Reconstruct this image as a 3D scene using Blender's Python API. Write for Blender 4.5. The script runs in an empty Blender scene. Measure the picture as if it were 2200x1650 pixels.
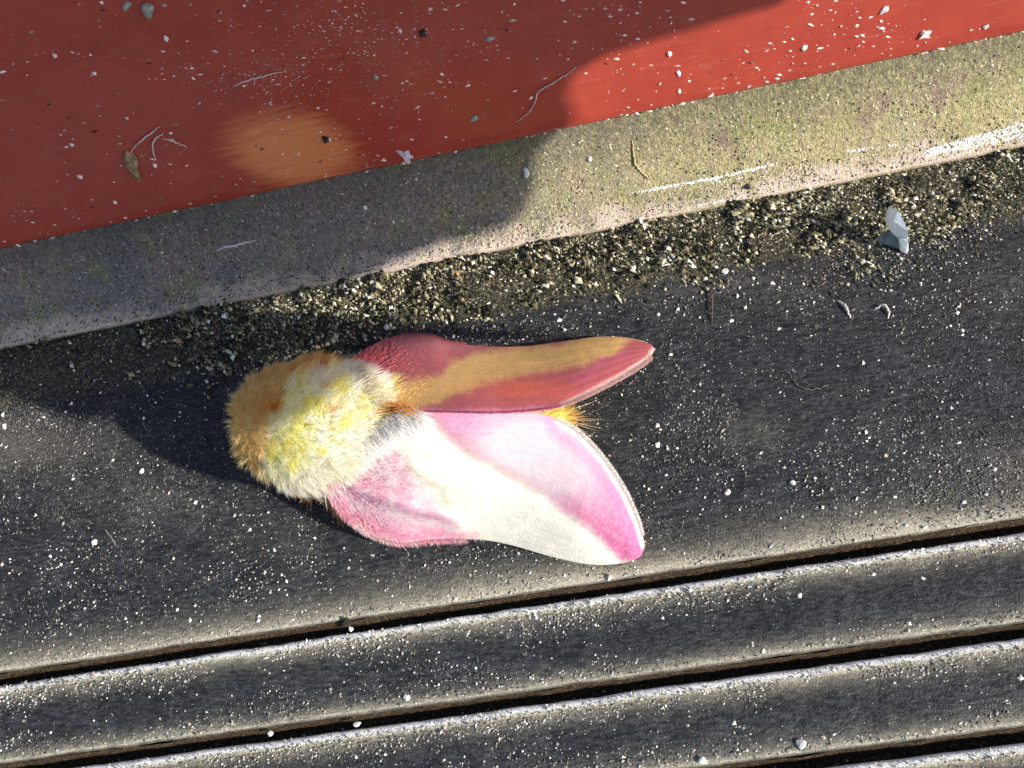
import bpy, math
import numpy as np
from mathutils import Matrix, Vector

# ------------------------------------------------------------------ basics
# 1 Blender unit = 2 mm in the real place (a moth about 18 mm long)
scene = bpy.context.scene
scene.unit_settings.system = 'METRIC'
scene.unit_settings.scale_length = 0.002
C = scene.collection
rng = np.random.default_rng(7)

# ------------------------------------------------------------------ camera
XC = np.array([0.974, 0.175, 0.146]); XC /= np.linalg.norm(XC)
ZC = np.array([-0.208, 0.423, 0.882]); ZC -= XC * (ZC @ XC); ZC /= np.linalg.norm(ZC)
YC = np.cross(ZC, XC)
M = np.array([XC, YC, ZC])                 # camera axes -> world
F, D = 2400.0, 24.0
CAM = M @ np.array([0, 0, D])
cam = bpy.data.cameras.new('camera')
cam.sensor_width = 36.0
cam.lens = 36.0 * F / 2200.0
cam.clip_start = 0.1
cam.clip_end = 5000
cam_o = bpy.data.objects.new('camera', cam)
mw = Matrix.Identity(4)
for i in range(3):
    for j in range(3):
        mw[i][j] = M[i, j]
    mw[i][3] = CAM[i]
cam_o.matrix_world = mw
C.objects.link(cam_o)
scene.camera = cam_o

# ------------------------------------------------------------------ light
EL, AZ = math.radians(28.0), math.radians(-28.8)      # azimuth measured from +X towards +Y
LD = np.array([math.cos(EL) * math.cos(AZ), math.cos(EL) * math.sin(AZ), math.sin(EL)])
world = bpy.data.worlds.new("World")
scene.world = world
world.use_nodes = True
wn = world.node_tree.nodes; wl = world.node_tree.links
bg = wn['Background']
sky = wn.new('ShaderNodeTexSky')
sky.sky_type = 'NISHITA'
sky.sun_disc = False
sky.sun_elevation = EL
sky.sun_rotation = math.radians(90) - AZ
wl.new(sky.outputs[0], bg.inputs[0])
bg.inputs[1].default_value = 0.11
sun = bpy.data.lights.new('sun', 'SUN')
sun.energy = 5.0
sun.angle = math.radians(0.5)
sun.color = (1.0, 0.93, 0.82)
sun_o = bpy.data.objects.new('sun', sun)
sun_o.rotation_euler = Vector(LD).to_track_quat('Z', 'Y').to_euler()
C.objects.link(sun_o)
scene.view_settings.view_transform = 'Standard'
scene.view_settings.look = 'None'
scene.view_settings.gamma = 1
scene.view_settings.use_curve_mapping = False
scene.view_settings.exposure = 0.6
scene.cycles.max_bounces = 20
scene.cycles.diffuse_bounces = 12
scene.cycles.transmission_bounces = 16

# ------------------------------------------------------------------ helpers
def ray(px, py):
    return M @ np.array([px - 1100.0, 825.0 - py, -F])
def at(px, py, z=0.0):
    """point at height z that the photograph shows at px, py (vectorised)"""
    px = np.asarray(px, float); py = np.asarray(py, float); z = np.asarray(z, float)
    d = np.stack([px - 1100.0, 825.0 - py, np.full(np.broadcast(px, py).shape, -F)], -1) @ M.T
    k = (z - CAM[2]) / d[..., 2]
    return CAM + d * k[..., None]
def at_board(px, py, y):
    d = ray(px, py); return CAM + d * ((y - CAM[1]) / d[1])
def to_px(P):
    q = (np.asarray(P) - CAM) @ M
    return 1100 - F * q[..., 0] / q[..., 2], 825 + F * q[..., 1] / q[..., 2]

def vnoise(x, y, seed=0, z=None):
    """smooth value noise in [0,1]"""
    r = np.random.default_rng(seed).random((64, 64))
    xi = np.floor(x).astype(int); yi = np.floor(y).astype(int)
    fx = x - xi; fy = y - yi
    fx = fx * fx * (3 - 2 * fx); fy = fy * fy * (3 - 2 * fy)
    g = lambda a, b: r[a % 64, b % 64]
    return ((g(xi, yi) * (1 - fx) + g(xi + 1, yi) * fx) * (1 - fy)
            + (g(xi, yi + 1) * (1 - fx) + g(xi + 1, yi + 1) * fx) * fy)
def fbm(x, y, seed=0, o=4):
    s = 0; a = .5; t = 0
    for i in range(o):
        s = s + a * vnoise(x * 2 ** i + 7.3 * i, y * 2 ** i + 3.1 * i, seed + i); t += a; a *= .55
    return s / t
def sstep(a, b, x):
    t = np.clip((x - a) / (b - a), 0, 1); return t * t * (3 - 2 * t)

def mesh_np(name, V, Fc, mat, parent=None, col=None, smooth=False, attrs=None):
    """V (n,3), Fc (m,3) or (m,4) ints"""
    V = np.asarray(V, np.float32); Fc = np.asarray(Fc, np.int32)
    me = bpy.data.meshes.new(name)
    k = Fc.shape[1]
    me.vertices.add(len(V)); me.vertices.foreach_set('co', V.ravel())
    me.loops.add(Fc.size); me.loops.foreach_set('vertex_index', Fc.ravel())
    me.polygons.add(len(Fc))
    me.polygons.foreach_set('loop_start', np.arange(0, Fc.size, k, dtype=np.int32))
    me.polygons.foreach_set('loop_total', np.full(len(Fc), k, dtype=np.int32))
    me.polygons.foreach_set('use_smooth', np.full(len(Fc), smooth, dtype=bool))
    me.update(calc_edges=True); me.validate()
    if col is not None:
        a = me.color_attributes.new('pigment', 'FLOAT_COLOR', 'POINT')
        c = np.ones((len(V), 4), np.float32); c[:, :3] = col
        a.data.foreach_set('color', c.ravel())
    for n, v in (attrs or {}).items():
        a = me.attributes.new(n, 'FLOAT', 'POINT'); a.data.foreach_set('value', np.asarray(v, np.float32))
    me.materials.append(mat)
    o = bpy.data.objects.new(name, me); C.objects.link(o)
    if parent is not None:
        o.parent = parent
        p = parent; off = Vector((0, 0, 0))
        while p is not None:
            off += p.location; p = p.parent
        o.location = -off
    return o
def tag(o, label=None, cat=None, group=None, kind=None):
    for k, v in (('label', label), ('category', cat), ('group', group), ('kind', kind)):
        if v: o[k] = v
    return o
def thing(name, loc, label, cat, group=None):
    o = bpy.data.objects.new(name, None); C.objects.link(o); o.location = loc
    o.empty_display_size = .2
    return tag(o, label, cat, group)

def grid_faces(nu, nv):
    i = np.arange(nu - 1)[:, None] * nv + np.arange(nv - 1)[None, :]
    i = i.ravel()
    return np.stack([i, i + nv, i + nv + 1, i + 1], 1)
def sweep(name, xs, prof, mat, parent=None, attrs=None, jit=0.0, smooth=True, closed=False, seed=1):
    """extrude a (y,z) profile along xs; attrs: {name: per-profile-point values}"""
    prof = np.asarray(prof, float); n = len(prof)
    V = np.empty((len(xs), n, 3))
    V[..., 0] = xs[:, None]; V[..., 1] = prof[None, :, 0]; V[..., 2] = prof[None, :, 1]
    if jit:
        s = np.cumsum(np.r_[0, np.hypot(*np.diff(prof, axis=0).T)])
        nz = fbm(xs[:, None] * 1.3, s[None] * 1.3, seed, 3) - .5
        n2 = fbm(xs[:, None] * .35, s[None] * .9, seed + 9, 2) - .5
        V[..., 2] += jit * (nz + n2); V[..., 1] += jit * (fbm(xs[:, None] * 1.9, s[None] * .7, seed + 4, 3) - .5)
    A = {k: np.broadcast_to(np.asarray(v)[None], (len(xs), n)).ravel() for k, v in (attrs or {}).items()}
    return mesh_np(name, V.reshape(-1, 3), grid_faces(len(xs), n), mat, parent, attrs=A, smooth=smooth)

# ------------------------------------------------------------------ materials
class NT:
    def __init__(s, name):
        s.m = bpy.data.materials.new(name); s.m.use_nodes = True
        s.t = s.m.node_tree; s.b = s.t.nodes['Principled BSDF']; s.out = s.t.nodes['Material Output']
        s.co = s.t.nodes.new('ShaderNodeTexCoord').outputs['Object']
    def n(s, k, **kw):
        o = s.t.nodes.new(k)
        for a, b in kw.items(): setattr(o, a, b)
        return o
    def l(s, a, b): s.t.links.new(a, b)
    def mapping(s, scale=(1, 1, 1), rot=(0, 0, 0)):
        m = s.n('ShaderNodeMapping'); m.inputs['Scale'].default_value = scale; m.inputs['Rotation'].default_value = rot
        s.l(s.co, m.inputs[0]); return m.outputs[0]
    def noise(s, scale, detail=4, rough=.6, vec=None, dist=0):
        o = s.n('ShaderNodeTexNoise'); o.inputs['Scale'].default_value = scale
        o.inputs['Detail'].default_value = detail; o.inputs['Roughness'].default_value = rough
        o.inputs['Distortion'].default_value = dist
        s.l(vec or s.co, o.inputs['Vector']); return o.outputs['Fac']
    def ramp(s, v, pts):
        o = s.n('ShaderNodeValToRGB'); e = o.color_ramp.elements
        while len(e) < len(pts): e.new(.5)
        for q, (p, c) in zip(e, pts):
            q.position = p; q.color = (c, c, c, 1) if not isinstance(c, tuple) else (*c, 1)
        s.l(v, o.inputs[0]); return o.outputs[0]
    def math(s, op, a, b=None, clamp=False):
        o = s.n('ShaderNodeMath', operation=op); o.use_clamp = clamp
        for i, q in enumerate((a, b)):
            if q is None: continue
            if isinstance(q, (int, float)): o.inputs[i].default_value = q
            else: s.l(q, o.inputs[i])
        return o.outputs[0]
    def mix(s, f, a, b, mode='MIX'):
        o = s.n('ShaderNodeMix', data_type='RGBA', blend_type=mode)
        for i, q in ((0, f), (6, a), (7, b)):
            if isinstance(q, (int, float)): o.inputs[i].default_value = q
            elif isinstance(q, tuple): o.inputs[i].default_value = (*q, 1)
            else: s.l(q, o.inputs[i])
        return o.outputs[2]
    def attr(s, name, out='Fac'):
        o = s.n('ShaderNodeAttribute'); o.attribute_name = name; return o.outputs[out]
    def bump(s, h, strength=.5, dist=.05, prev=None):
        o = s.n('ShaderNodeBump'); o.inputs['Strength'].default_value = strength; o.inputs['Distance'].default_value = dist
        s.l(h, o.inputs['Height'])
        if prev is not None: s.l(prev, o.inputs['Normal'])
        return o.outputs[0]
    def specks(s, scale, lo, hi, vec=None, rnd=1.0):
        """small irregular dots, 1 inside"""
        o = s.n('ShaderNodeTexVoronoi'); o.inputs['Scale'].default_value = scale; o.inputs['Randomness'].default_value = rnd
        s.l(vec or s.co, o.inputs['Vector'])
        w = s.n('ShaderNodeSeparateColor'); s.l(o.outputs['Color'], w.inputs[0])
        d = s.math('ADD', o.outputs['Distance'], s.math('MULTIPLY', w.outputs[0], .35))
        return s.ramp(d, [(lo, 1.), (hi, 0.)]), w.outputs[1]
    def set(s, **kw):
        for k, v in kw.items():
            i = s.b.inputs[k.replace('_', ' ')]
            if isinstance(v, (int, float)): i.default_value = v
            elif isinstance(v, tuple): i.default_value = (*v, 1)
            else: s.l(v, i)

def rubber_mat():
    t = NT('black_rubber')
    base = t.ramp(t.noise(1.1, 5, .65), [(.3, (.011, .013, .017)), (.7, (.025, .028, .033))])
    dust = t.attr('dust'); olive = t.attr('olive')  # dust peaks also carry the painted sky highlight on the rib lips
    big = t.noise(.8, 5, .7); mid = t.noise(6, 4, .7); fine = t.noise(26, 3, .75)
    strk = t.noise(16, 3, .7, t.mapping((.28, 1, 1), (0, 0, math.radians(62))))
    m = t.math('ADD', t.math('MULTIPLY', big, .35), t.math('MULTIPLY', mid, .30))
    m = t.math('ADD', m, t.math('MULTIPLY', strk, .65))
    m = t.math('ADD', m, t.math('MULTIPLY', dust, .78))
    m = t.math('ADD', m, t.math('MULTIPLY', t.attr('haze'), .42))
    m = t.math('MULTIPLY', t.ramp(t.math('MULTIPLY', t.math('SUBTRACT', m, .56), 1.05), [(.0, 0.), (.20, .06), (.45, .24), (.72, .55), (1., 1.)]), t.ramp(fine, [(.30, .25), (.66, 1.)]))
    gr = t.ramp(t.math('ADD', t.math('MULTIPLY', t.noise(31, 3, .8, None, .6), .6), t.math('MULTIPLY', strk, .4)), [(.36, .25), (.5, 1.), (.66, 3.6)])
    base = t.mix(1.0, base, gr, 'MULTIPLY')
    c = t.mix(m, base, t.mix(t.ramp(t.math('MULTIPLY', dust, .5), [(.2, 0.), (.75, 1.)]), (.33, .305, .235), (.80, .74, .56)))
    c = t.mix(t.ramp(t.math('MULTIPLY', t.math('ADD', dust, t.math('MULTIPLY', t.math('SUBTRACT', fine, .5), .6)), .5), [(.74, 0.), (1.0, .85)]), c, (.85, .88, .89))  # sky highlight on rib lips, painted blue-white where the dust value peaks
    # fine pale dust dots
    sp, r = t.specks(13, .10, .22)
    sp2, r2 = t.specks(27, .16, .30)
    a = t.math('MULTIPLY', t.math('MULTIPLY', sp, r), t.ramp(mid, [(.42, .0), (.62, .9)]))
    a2 = t.math('MULTIPLY', sp2, t.math('MULTIPLY', r2, .75))
    c = t.mix(a2, c, (.24, .25, .25)); c = t.mix(a, c, (.5, .49, .45))
    ol = t.ramp(t.noise(14, 4, .75), [(.40, (.008, .008, .005)), (.54, (.07, .064, .035)), (.68, (.34, .31, .19))])
    of = t.ramp(t.math('ADD', olive, t.math('MULTIPLY', t.math('SUBTRACT', big, .5), 1.2)), [(.35, 0.), (.75, 1.)])
    c = t.mix(t.math('MULTIPLY', of, .75), c, ol)
    t.set(Base_Color=c, Roughness=t.ramp(m, [(0, .42), (1, .8)]), Specular_IOR_Level=.28)
    nb = t.bump(fine, .35, .05); nb = t.bump(strk, .3, .06, nb); nb = t.bump(mid, .25, .12, nb)
    t.set(Normal=nb); return t.m
def groove_mat():
    t = NT('groove_dirt')
    c = t.ramp(t.noise(18, 4, .8), [(.36, (.015, .009, .005)), (.54, (.085, .058, .034)), (.74, (.32, .25, .17))])
    t.set(Base_Color=c, Roughness=.9, Specular_IOR_Level=.15, Normal=t.bump(t.noise(20, 4, .8), .8, .08)); return t.m
def strip_mat():
    t = NT('weathered_metal')
    n1 = t.noise(.55, 3, .6); n2 = t.noise(1.5, 4, .6)
    f1 = t.noise(17, 3, .8, t.mapping((1, .55, .55), (0, 0, .5)), .8); f2 = t.noise(34, 3, .8)
    c = t.ramp(n1, [(.34, (.21, .18, .165)), (.46, (.26, .225, .155)), (.56, (.25, .235, .13)), (.68, (.29, .22, .16))])
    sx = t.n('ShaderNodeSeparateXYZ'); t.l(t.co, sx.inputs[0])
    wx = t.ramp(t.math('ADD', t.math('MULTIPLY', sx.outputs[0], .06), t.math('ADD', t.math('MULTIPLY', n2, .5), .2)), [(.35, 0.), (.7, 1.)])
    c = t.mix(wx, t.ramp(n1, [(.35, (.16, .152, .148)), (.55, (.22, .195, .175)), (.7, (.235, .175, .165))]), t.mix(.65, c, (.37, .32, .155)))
    pur = t.ramp(n2, [(.56, 0.), (.72, 1.)])
    c = t.mix(t.math('MULTIPLY', pur, .7), c, (.22, .12, .13))
    grn = t.ramp(t.noise(1.1, 4, .6, t.mapping((1.3, 1, 1), (2, 1, 4))), [(.54, 0.), (.68, 1.)])
    c = t.mix(t.math('MULTIPLY', grn, .65), c, (.23, .25, .08))
    g = t.ramp(t.math('ADD', t.math('MULTIPLY', f1, .6), t.math('MULTIPLY', f2, .5)), [(.36, .28), (.53, .9), (.70, 2.0)])
    c = t.mix(1.0, c, g, 'MULTIPLY')
    dust = t.attr('dust')
    d = t.ramp(t.math('ADD', t.math('MULTIPLY', dust, t.ramp(n2, [(.35, .55), (.6, 1.1)])), t.math('MULTIPLY', t.math('SUBTRACT', f1, .5), .9)), [(.45, 0.), (.9, 1.)])
    c = t.mix(d, c, t.ramp(f2, [(.3, (.34, .24, .18)), (.65, (.82, .70, .60))]))
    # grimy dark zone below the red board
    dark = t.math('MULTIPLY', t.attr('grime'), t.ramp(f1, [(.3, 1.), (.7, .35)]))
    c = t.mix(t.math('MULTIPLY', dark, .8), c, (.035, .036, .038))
    t.set(Base_Color=c, Roughness=.5, Metallic=.1, Specular_IOR_Level=.4)
    t.set(Normal=t.bump(f2, .6, .05, t.bump(f1, .6, .09))); return t.m
def red_mat():
    t = NT('red_gloss_paint')
    st = t.noise(7, 4, .65, t.mapping((.16, 1, 1.6)))
    n = t.noise(1.2, 4, .6); f = t.noise(30, 3, .7)
    c = t.ramp(n, [(.3, (.32, .043, .028)), (.7, (.39, .058, .034))])
    c = t.mix(t.ramp(f, [(.35, .0), (.7, .35)]), c, (.20, .028, .024))
    sp, r = t.specks(11, .06, .16); sp2, r2 = t.specks(24, .10, .2)
    k = t.ramp(t.noise(1.6, 3, .7), [(.45, 0.), (.62, 1.)])
    c = t.mix(t.math('MULTIPLY', t.math('MULTIPLY', sp, r), k), c, (.62, .42, .38))
    c = t.mix(t.math('MULTIPLY', t.math('MULTIPLY', sp2, r2), .3), c, (.48, .24, .2))
    w = t.math('ADD', t.attr('orange_patch'), t.math('MULTIPLY', t.math('SUBTRACT', t.noise(9, 4, .7, t.mapping((.14, 1, 1.6))), .5), 1.5))
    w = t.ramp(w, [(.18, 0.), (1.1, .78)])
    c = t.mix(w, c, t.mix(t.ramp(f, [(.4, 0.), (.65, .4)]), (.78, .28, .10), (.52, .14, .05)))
    haze = t.ramp(t.noise(5, 4, .7, t.mapping((.22, 1, 1.5), (0, .1, 0))), [(.55, 0.), (.85, .22)])
    c = t.mix(haze, c, (.42, .25, .22))
    t.set(Base_Color=c, Roughness=t.ramp(f, [(.3, .20), (.7, .34)]), Specular_IOR_Level=.5, Coat_Weight=.35, Coat_Roughness=.13)
    t.set(Normal=t.bump(f, .12, .015, t.bump(st, .14, .05))); return t.m
def pig_mat(name, rough=.7, spec=.3, trans=0.0, sheen=0.0, bump=0, coat_dir=False):
    t = NT(name)
    c = t.attr('pigment', 'Color')
    t.set(Base_Color=c, Roughness=rough, Specular_IOR_Level=spec)
    if sheen: t.set(Sheen_Weight=sheen)
    if bump:
        t.set(Normal=t.bump(t.noise(22, 3, .7), bump, .05))
    nd = t.attr('coat_direction', 'Vector') if coat_dir else None      # strands share the lie of the coat
    if nd: t.l(nd, t.b.inputs['Normal'])
    if trans:
        tr = t.n('ShaderNodeBsdfTranslucent'); t.l(c, tr.inputs[0])
        mx = t.n('ShaderNodeMixShader'); mx.inputs[0].default_value = trans
        t.l(t.b.outputs[0], mx.inputs[1]); t.l(tr.outputs[0], mx.inputs[2]); t.l(mx.outputs[0], t.out.inputs[0])
    return t.m
def plain_mat(name, c1, c2, scale=6, rough=.7, spec=.3, bump=.4, trans=0):
    t = NT(name)
    n = t.noise(scale, 4, .7)
    c = t.ramp(n, [(.35, c1), (.65, c2)])
    t.set(Base_Color=c, Roughness=rough, Specular_IOR_Level=spec, Normal=t.bump(n, bump, .06))
    if trans:
        tr = t.n('ShaderNodeBsdfTranslucent'); t.l(c, tr.inputs[0])
        mx = t.n('ShaderNodeMixShader'); mx.inputs[0].default_value = trans
        t.l(t.b.outputs[0], mx.inputs[1]); t.l(tr.outputs[0], mx.inputs[2]); t.l(mx.outputs[0], t.out.inputs[0])
    return t.m
RUB, GRV, STR, RED = rubber_mat(), groove_mat(), strip_mat(), red_mat()
GRIT = pig_mat('grit', .55, .4)
WING = pig_mat('wing_scales', .75, .2, .25, .1, .3)
FUR = pig_mat('fur_hair', .6, .2, .5, .1)
WHITE = plain_mat('pale_grain', (.72, .70, .66), (.92, .91, .88), 9, trans=.2)
PINKW = plain_mat('rosy_pale_grain', (.6, .42, .4), (.85, .74, .72), 9)
TAN = plain_mat('tan_crumb', (.13, .085, .045), (.36, .27, .15), 8)
GREY = plain_mat('grey_chip', (.15, .15, .13), (.42, .40, .36), 8)
DARKC = plain_mat('dark_crumb', (.008, .006, .005), (.05, .035, .03), 8)
STRAW = plain_mat('straw', (.5, .36, .16), (.75, .6, .33), 6, trans=.2)
SHELL = plain_mat('translucent_flake', (.7, .78, .82), (.88, .93, .95), 5, .35, .5, .6, .3)
LILAC = plain_mat('lilac_flake', (.45, .38, .42), (.72, .64, .68), 6, .6)
HAIRP = plain_mat('pale_fibre', (.55, .42, .4), (.8, .7, .66), 6, .5)
BROWNH = plain_mat('brown_hair', (.05, .045, .04), (.16, .14, .11), 6, .4)
SHADE_LEAF = plain_mat('shade_leaf_green', (.04, .08, .025), (.07, .12, .04), .6, .5, .4, .3, .1)
SOIL = plain_mat('dark_ground', (.04, .035, .03), (.09, .08, .07), .4, .9)

# ------------------------------------------------------------------ ground
gp = np.array([[-2500, -2500, -1.2], [2500, -2500, -1.2], [2500, 2500, -1.2], [-2500, 2500, -1.2]], float)
tag(mesh_np('ground', gp, [[0, 1, 2, 3]], SOIL), kind='structure')

# ------------------------------------------------------------------ rubber threshold
xs = np.unique(np.r_[np.linspace(-70, -15, 56), np.linspace(-15, 15, 420), np.linspace(15, 70, 56)])
Y_LIP, Y_RED = 3.32, 4.68
GY = [-4.72, -6.60, -8.34]
while len(GY) < 8: GY.append(GY[-1] - 1.78)
GW, GD = 0.25, 0.46                                      # groove width and depth
thr = thing('rubber_threshold', (0, -3, -1.19),
            'dusty black rubber threshold with long grooves running under the moth', 'threshold')
def rib_profile(y0, y1, crown, north_round=True, step=.09):
    """y0 north edge, y1 south edge"""
    p, dust_shine = [], []
    r = .13
    if north_round:
        for a in np.linspace(-5, 85, 9):
            a = math.radians(a); p.append((y0 - r + r * math.cos(a), -r + r * math.sin(a))); dust_shine.append(1.2 if a < .3 else 2.0)  # peak values place the painted highlight along the lip
        p.insert(0, (y0, -1.0)); dust_shine.insert(0, .2)
        ys = y0 - r
    else:
        p.append((y0, 0)); dust_shine.append(.3); ys = y0
    w = ys - (y1 + .05); n = max(int(w / step), 6)
    for k in range(1, n + 1):
        y = ys - w * k / n
        t = (y0 - y) / (y0 - y1)
        z = crown * math.sin(math.pi * t) - (.0 if north_round else 0)
        dn, ds = y0 - y, y - y1
        d = ((max(0, 1 - dn / .75) ** 1.5 * 1.5 + max(0, 1 - (dn - .06) / .16) * .9) if north_round else 0) + max(0, 1 - ds / (.60 if north_round else 1.25)) ** 1.9 * 1.15
        p.append((y, z)); dust_shine.append(d)
    for q in ((y1 + .012, -.018), (y1, -.06)):
        p.append(q); dust_shine.append(.5)
    return p, np.array(dust_shine)
# wide pad under the moth
p, dust_shine = rib_profile(4.9, GY[0] + GW / 2, .05, False)
pa = np.array(p)
hump = .10 * np.exp(-((pa[:, 0] - 3.0) / .7) ** 2)          # dirt ramp against the strip
pa[:, 1] += hump
oliv = sstep(1.1, 2.3, pa[:, 0])
o = sweep('pad', xs, pa, RUB, thr, {'dust': dust_shine, 'olive': oliv}, .035)
_v = np.empty(len(o.data.vertices) * 3, np.float32); o.data.vertices.foreach_get('co', _v); _v = _v.reshape(-1, 3)
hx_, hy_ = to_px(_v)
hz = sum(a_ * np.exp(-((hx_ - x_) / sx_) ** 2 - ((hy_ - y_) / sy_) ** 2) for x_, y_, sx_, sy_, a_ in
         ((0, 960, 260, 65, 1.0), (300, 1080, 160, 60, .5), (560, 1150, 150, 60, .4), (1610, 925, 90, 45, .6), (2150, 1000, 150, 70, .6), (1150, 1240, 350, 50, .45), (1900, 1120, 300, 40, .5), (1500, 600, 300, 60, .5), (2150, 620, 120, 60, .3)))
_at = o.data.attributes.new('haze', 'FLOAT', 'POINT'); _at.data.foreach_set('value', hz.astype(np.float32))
def wall(y, nm, seed):
    pr = [(y + .0, -.055), (y - .015, -.15), (y - .03, -.26), (y - .05, -.36), (y - .07, -GD), (y - .10, -GD - .05), (y - GW - .03, -GD - .06)]
    return sweep(nm, xs, pr, GRV, thr, None, .08, seed=seed)
wall(GY[0] + GW / 2, 'groove_floor', 3)
for k in range(len(GY) - 1):
    p, dust_shine = rib_profile(GY[k] - GW / 2, GY[k + 1] + GW / 2, .05)
    sweep('rib', xs, p, RUB, thr, {'dust': dust_shine, 'olive': np.zeros(len(dust_shine))}, .055, seed=20 + k)
    wall(GY[k + 1] + GW / 2, 'groove_floor', 40 + k)
ye = GY[-1] - GW / 2
sweep('front_edge', xs, [(ye, -.6), (ye, -.05), (ye - .1, 0), (ye - 2.5, 0), (ye - 2.8, -.2), (ye - 2.9, -1.19)], RUB, thr,
      {'dust': [.3] * 6, 'olive': [0] * 6}, .02)

# ------------------------------------------------------------------ metal strip
SP = [(Y_LIP + .10, -.1), (Y_LIP + .05, .02), (Y_LIP - .005, .15), (Y_LIP - .01, .24), (Y_LIP + .03, .30), (Y_LIP + .10, .335)]
for t_ in np.linspace(.08, 1, 24):
    SP.append((Y_LIP + .10 + (Y_RED + .25 - Y_LIP - .1) * t_ ** .80, .335 + (2.35 - .335) * t_ ** 1.35))
SP = np.array(SP)
sdust = np.array([.2, .3, .6, .95, 1.0, .95] + [max(0, 1.0 - 3.2 * t_) for t_ in np.linspace(.08, 1, 24)])
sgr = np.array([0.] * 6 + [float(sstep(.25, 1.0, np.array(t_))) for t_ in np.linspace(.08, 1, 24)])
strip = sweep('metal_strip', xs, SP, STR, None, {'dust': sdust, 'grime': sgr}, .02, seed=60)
tag(strip, 'grey green weathered metal strip sloping between red board and black rubber', 'metal strip')
def strip_z(y):
    return np.interp(y, SP[4:, 0], SP[4:, 1])
# ------------------------------------------------------------------ red board
ZR = 2.13
RT = 9.9
TB = math.tan(math.radians(15.0)); NB_ = np.array([0, -math.cos(math.radians(15)), math.sin(math.radians(15))])
def board_y(z): return Y_RED + (z - ZR) * TB
rp = [(Y_RED + .5, ZR), (Y_RED + .10, ZR + .0), (Y_RED + .04, ZR + .03), (board_y(ZR + .1), ZR + .10)]
rp += [(board_y(z), z) for z in np.linspace(ZR + .3, RT - .3, 40)] + [(board_y(RT) + .06, RT - .08), (board_y(RT) + .3, RT), (board_y(RT) + 6, RT), (board_y(RT) + 6, -1.19)]
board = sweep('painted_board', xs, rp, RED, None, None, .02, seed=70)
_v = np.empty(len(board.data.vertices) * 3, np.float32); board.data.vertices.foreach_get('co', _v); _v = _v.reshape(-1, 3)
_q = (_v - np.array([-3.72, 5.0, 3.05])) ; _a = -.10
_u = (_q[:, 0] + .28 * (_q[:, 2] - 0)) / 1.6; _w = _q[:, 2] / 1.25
_at = board.data.attributes.new('orange_patch', 'FLOAT', 'POINT')
_at.data.foreach_set('value', (1 - sstep(.35, 1.15, np.sqrt(np.abs(_u) ** 2.4 + np.abs(_w) ** 2.2))).astype(np.float32))  # soft-edged orange patch near the foot of the board
tag(board, 'glossy red painted board along the top, specked with pale dust', 'board')

def on_surface(px, py):
    """first surface of the setting that the pixel ray meets -> point, normal"""
    d = ray(px, py)
    k = (NB_ @ (np.array([0, Y_RED, ZR]) - CAM)) / (NB_ @ d); P = CAM + d * k
    if P[2] >= ZR: return P, NB_
    k = (0 - CAM[2]) / d[2]; P = CAM + d * k
    if P[1] <= Y_LIP + .02: return P, np.array([0, 0, 1.])
    for i in range(4, len(SP) - 1):
        (y0, z0), (y1, z1) = SP[i], SP[i + 1]
        n = np.array([0, -(z1 - z0), y1 - y0]); n /= np.linalg.norm(n)
        k = (n @ (np.array([0, y0, z0]) - CAM)) / (n @ d); P = CAM + d * k
        if y0 - 1e-3 <= P[1] <= y1 + 1e-3: return P, n
    return P, np.array([0, 0, 1.])

# ------------------------------------------------------------------ added unseen blocker, outline cut to cast the upper left shade
U = np.array([-math.sin(AZ), math.cos(AZ), 0])
Vv = np.cross(LD, U); Vv = Vv if Vv[2] > 0 else -Vv
bd = [(0, 848), (110, 888), (200, 905), (300, 850), (420, 795), (600, 768), (700, 748), (850, 730), (1100, 732), (1215, 722), (1200, 712), (1050, 704), (850, 690), (640, 672), (470, 660), (560, 640), (700, 608), (900, 540), (1060, 495), (1120, 460), (1150, 400), (1150, 330), (1238, 262), (1218, 215), (1232, 160), (1300, 120),
      (1400, 90), (1520, 55), (1620, 25), (1700, 0)]
uv = []
for b in bd:
    P, n = on_surface(*b); uv.append((P @ U, P @ Vv))
uv = np.array(uv)
import bmesh
T_SHADE = 32.0
def catmull(P, n):
    P = np.asarray(P, float); Q = np.vstack([2 * P[0] - P[1], P, 2 * P[-1] - P[-2]])
    d = np.r_[0, np.cumsum(np.linalg.norm(np.diff(P[:, :2], axis=0), axis=1))]; d /= d[-1]
    out = []
    for s in np.linspace(0, 1, n):
        i = min(np.searchsorted(d, s, side='right') - 1, len(P) - 2); t = (s - d[i]) / max(d[i + 1] - d[i], 1e-9)
        a, b, c, e = Q[i], Q[i + 1], Q[i + 2], Q[i + 3]
        out.append(.5 * (2 * b + (c - a) * t + (2 * a - 5 * b + 4 * c - e) * t * t + (3 * b - a - 3 * c + e) * t ** 3))
    return np.array(out)
edge = [tuple(q) for q in uv] + [(8.2, 2.4), (9.2, 4.0), (9.6, 7), (8.6, 11), (6, 14.5), (2, 16.5), (-1.5, 15.5), (-4, 12.5), (-4.9, 9), (-4.6, 7)]
edge = catmull(edge + [edge[0]], 140)[:-1]
bm = bmesh.new()
top = []
for (u, v) in edge:
    p = LD * T_SHADE + U * u + Vv * v; top.append(bm.verts.new(p))
f = bm.faces.new(top)
r_ = bmesh.ops.extrude_face_region(bm, geom=[f])
for e_ in r_['geom']:
    if isinstance(e_, bmesh.types.BMVert): e_.co += Vector(LD) * .25
bmesh.ops.triangulate(bm, faces=bm.faces[:])
me = bpy.data.meshes.new('shade_blade'); bm.to_mesh(me); bm.free(); me.materials.append(SHADE_LEAF)
s0 = LD * T_SHADE + U * 9.3 + Vv * 6
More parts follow.
